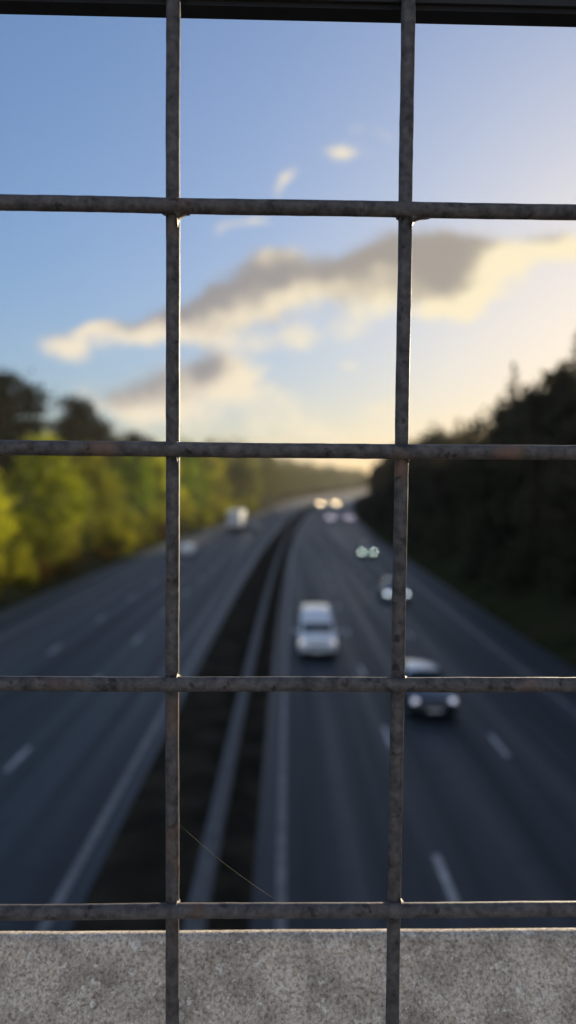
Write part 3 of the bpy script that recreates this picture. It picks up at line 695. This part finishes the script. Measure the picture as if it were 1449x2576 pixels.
for k in range(10, 16):
    for j in range(0, 5):
        x, z = XS[k], ZS[j]; rr2 = random.Random(k * 10 + j)
        base = {0: ((.0042, .0044), .0016, .0006, .0008), 1: (.0021, .0010, .0005, .0006), 2: (.0008, .0006, .0005, .0014), 3: (.0006, .0008, .0004, .0012), 4: (.001, .001, .001, .001)}[j]
        if k == 13 and j == 0: base = ((.0066, .0034), .0014, .0006, .0008)
        weld(x, z, base, rr2.random())
bm = bmesh.new(); box(bm, (0, .0095, RAIL_Z + .0075 + .03), (2.4, .010, .06)); bmesh.ops.bevel(bm, geom=bm.edges[:], offset=.0015, segments=2, affect='EDGES')
obj('top_rail', bm, M['rail'], fence, 50)

def concrete():
    m = bpy.data.materials.new('weathered_concrete'); m.use_nodes = True; n = m.node_tree.nodes; l = m.node_tree.links; b = n['Principled BSDF']
    t = n.new('ShaderNodeTexCoord')
    def nz(s, d=6, r=.6):
        z = n.new('ShaderNodeTexNoise'); z.inputs['Scale'].default_value = s; z.inputs['Detail'].default_value = d; z.inputs['Roughness'].default_value = r; l.new(t.outputs['Object'], z.inputs['Vector']); return z.outputs['Fac']
    def ramp(f, st):
        r = n.new('ShaderNodeValToRGB'); l.new(f, r.inputs[0]); e = r.color_ramp.elements
        e[0].position, e[0].color = st[0][0], (*st[0][1], 1); e[1].position, e[1].color = st[-1][0], (*st[-1][1], 1)
        for p, c in st[1:-1]: q = e.new(p); q.color = (*c, 1)
        return r.outputs[0]
    g = ramp(nz(800, 3, .75), [(.34, (.26, .215, .17)), (.5, (.62, .53, .435)), (.66, (.84, .75, .63))])
    big = ramp(nz(70, 5), [(.33, (.62, .60, .58)), (.66, (1.15, 1.13, 1.1))])
    mx = n.new('ShaderNodeMix'); mx.data_type = 'RGBA'; mx.blend_type = 'MULTIPLY'; mx.inputs[0].default_value = 1; l.new(g, mx.inputs[6]); l.new(big, mx.inputs[7])
    fl = ramp(nz(300, 5, .75), [(.575, (0, 0, 0)), (.64, (1, 1, 1))])
    m2 = n.new('ShaderNodeMix'); m2.data_type = 'RGBA'; l.new(fl, m2.inputs[0]); l.new(mx.outputs[2], m2.inputs[6]); m2.inputs[7].default_value = (.88, .82, .72, 1)
    l.new(m2.outputs[2], b.inputs['Base Color']); b.inputs['Roughness'].default_value = .9
    bp = n.new('ShaderNodeBump'); bp.inputs['Strength'].default_value = .6; bp.inputs['Distance'].default_value = .0006; l.new(nz(430, 4, .7), bp.inputs['Height']); l.new(bp.outputs[0], b.inputs['Normal'])
    return m
M['concrete'] = concrete()
def parapet():
    t = empty('bridge_parapet'); t.matrix_world = FR
    tag(t, 'speckled grey concrete parapet along the bottom, below the wire mesh', 'parapet')
    # cross-section (y, z): sloping face towards the viewer, rounded top edge, drop on the road side
    top_y, top_z = .0300, -.1655
    pr = [(-.30, -1.2), (-.075, -1.2), (-.075, -.30), (-.012, -.222)]
    a = Vector((-.012, -.222)); b = Vector((top_y - .0036, top_z - .0022))
    for i in range(1, 24): pr.append(tuple(a.lerp(b, i / 24)))
    cx_, cz_, rad = top_y - .0008, top_z - .0046, .0042
    for i in range(0, 9):
        an = R(130 - i * 16); pr.append((cx_ + rad * math.cos(an) , cz_ + rad * math.sin(an)))
    pr += [(top_y + .0034, -.30), (top_y + .0034, -1.2)]
    bm = bmesh.new(); rows = []
    for i in range(0, 161):
        x = -1.6 + 3.2 * i / 160
        rows.append([bm.verts.new((x, y, z + .0004 * noise.noise(Vector((x * 40, z * 40, 1))))) for y, z in pr])
    n = len(pr)
    for A, B in zip(rows, rows[1:]):
        for k in range(n): bm.faces.new((A[k], A[(k + 1) % n], B[(k + 1) % n], B[k]))
    bm.faces.new(rows[0]); bm.faces.new(rows[-1][::-1])
    obj('coping', bm, M['concrete'], t, 50)
parapet()
M['deck'] = mat('deck_paving', (0.32, 0.30, 0.26), 0.9, var=[(0.40, 0.37, 0.33)], scale=3, bump=.2, bscale=80)
bm = bmesh.new(); box(bm, (0, -3.2, 6.55), (70, 6.4, .9)); box(bm, (0, -6.15, 7.65), (70, .3, 1.3)); tag(obj('bridge_deck_bounce_wall', bm, M['deck'], loc=(0, -.02, 0)), kind='structure')  # the far wall is unseen, added to bounce warm sunlight onto the coping

M['silk'] = mat('silk', (0.3, 0.25, 0.1), 0.6)
bm = bmesh.new(); tube(bm, [Vector((-.0349, .002, -.1120)).lerp(Vector((-.0035, .002, -.1372)), i / 12) - Vector((0, 0, .0012 * math.sin(math.pi * i / 12))) for i in range(13)], .00002, 6)
th = obj('spider_thread', bm, M['silk'], smooth_deg=180); th.matrix_world = FR
tag(th, 'thin golden spider thread slanting from the left upright wire to the lowest cross wire', 'spider thread')

# ------------------------------------------------------------------ the evening air
bm = bmesh.new(); box(bm, (0, 480, 17), (900, 1240, 46))
hz = obj('haze', bm); tag(hz, kind='stuff')
m = bpy.data.materials.new('evening_air'); m.use_nodes = True; n = m.node_tree.nodes; n.clear()
pv = n.new('ShaderNodeVolumePrincipled'); pv.inputs['Color'].default_value = (1.0, .95, .88, 1); pv.inputs['Density'].default_value = .00015; pv.inputs['Anisotropy'].default_value = .35
mo = n.new('ShaderNodeOutputMaterial'); m.node_tree.links.new(pv.outputs[0], mo.inputs['Volume']); hz.data.materials.append(m)
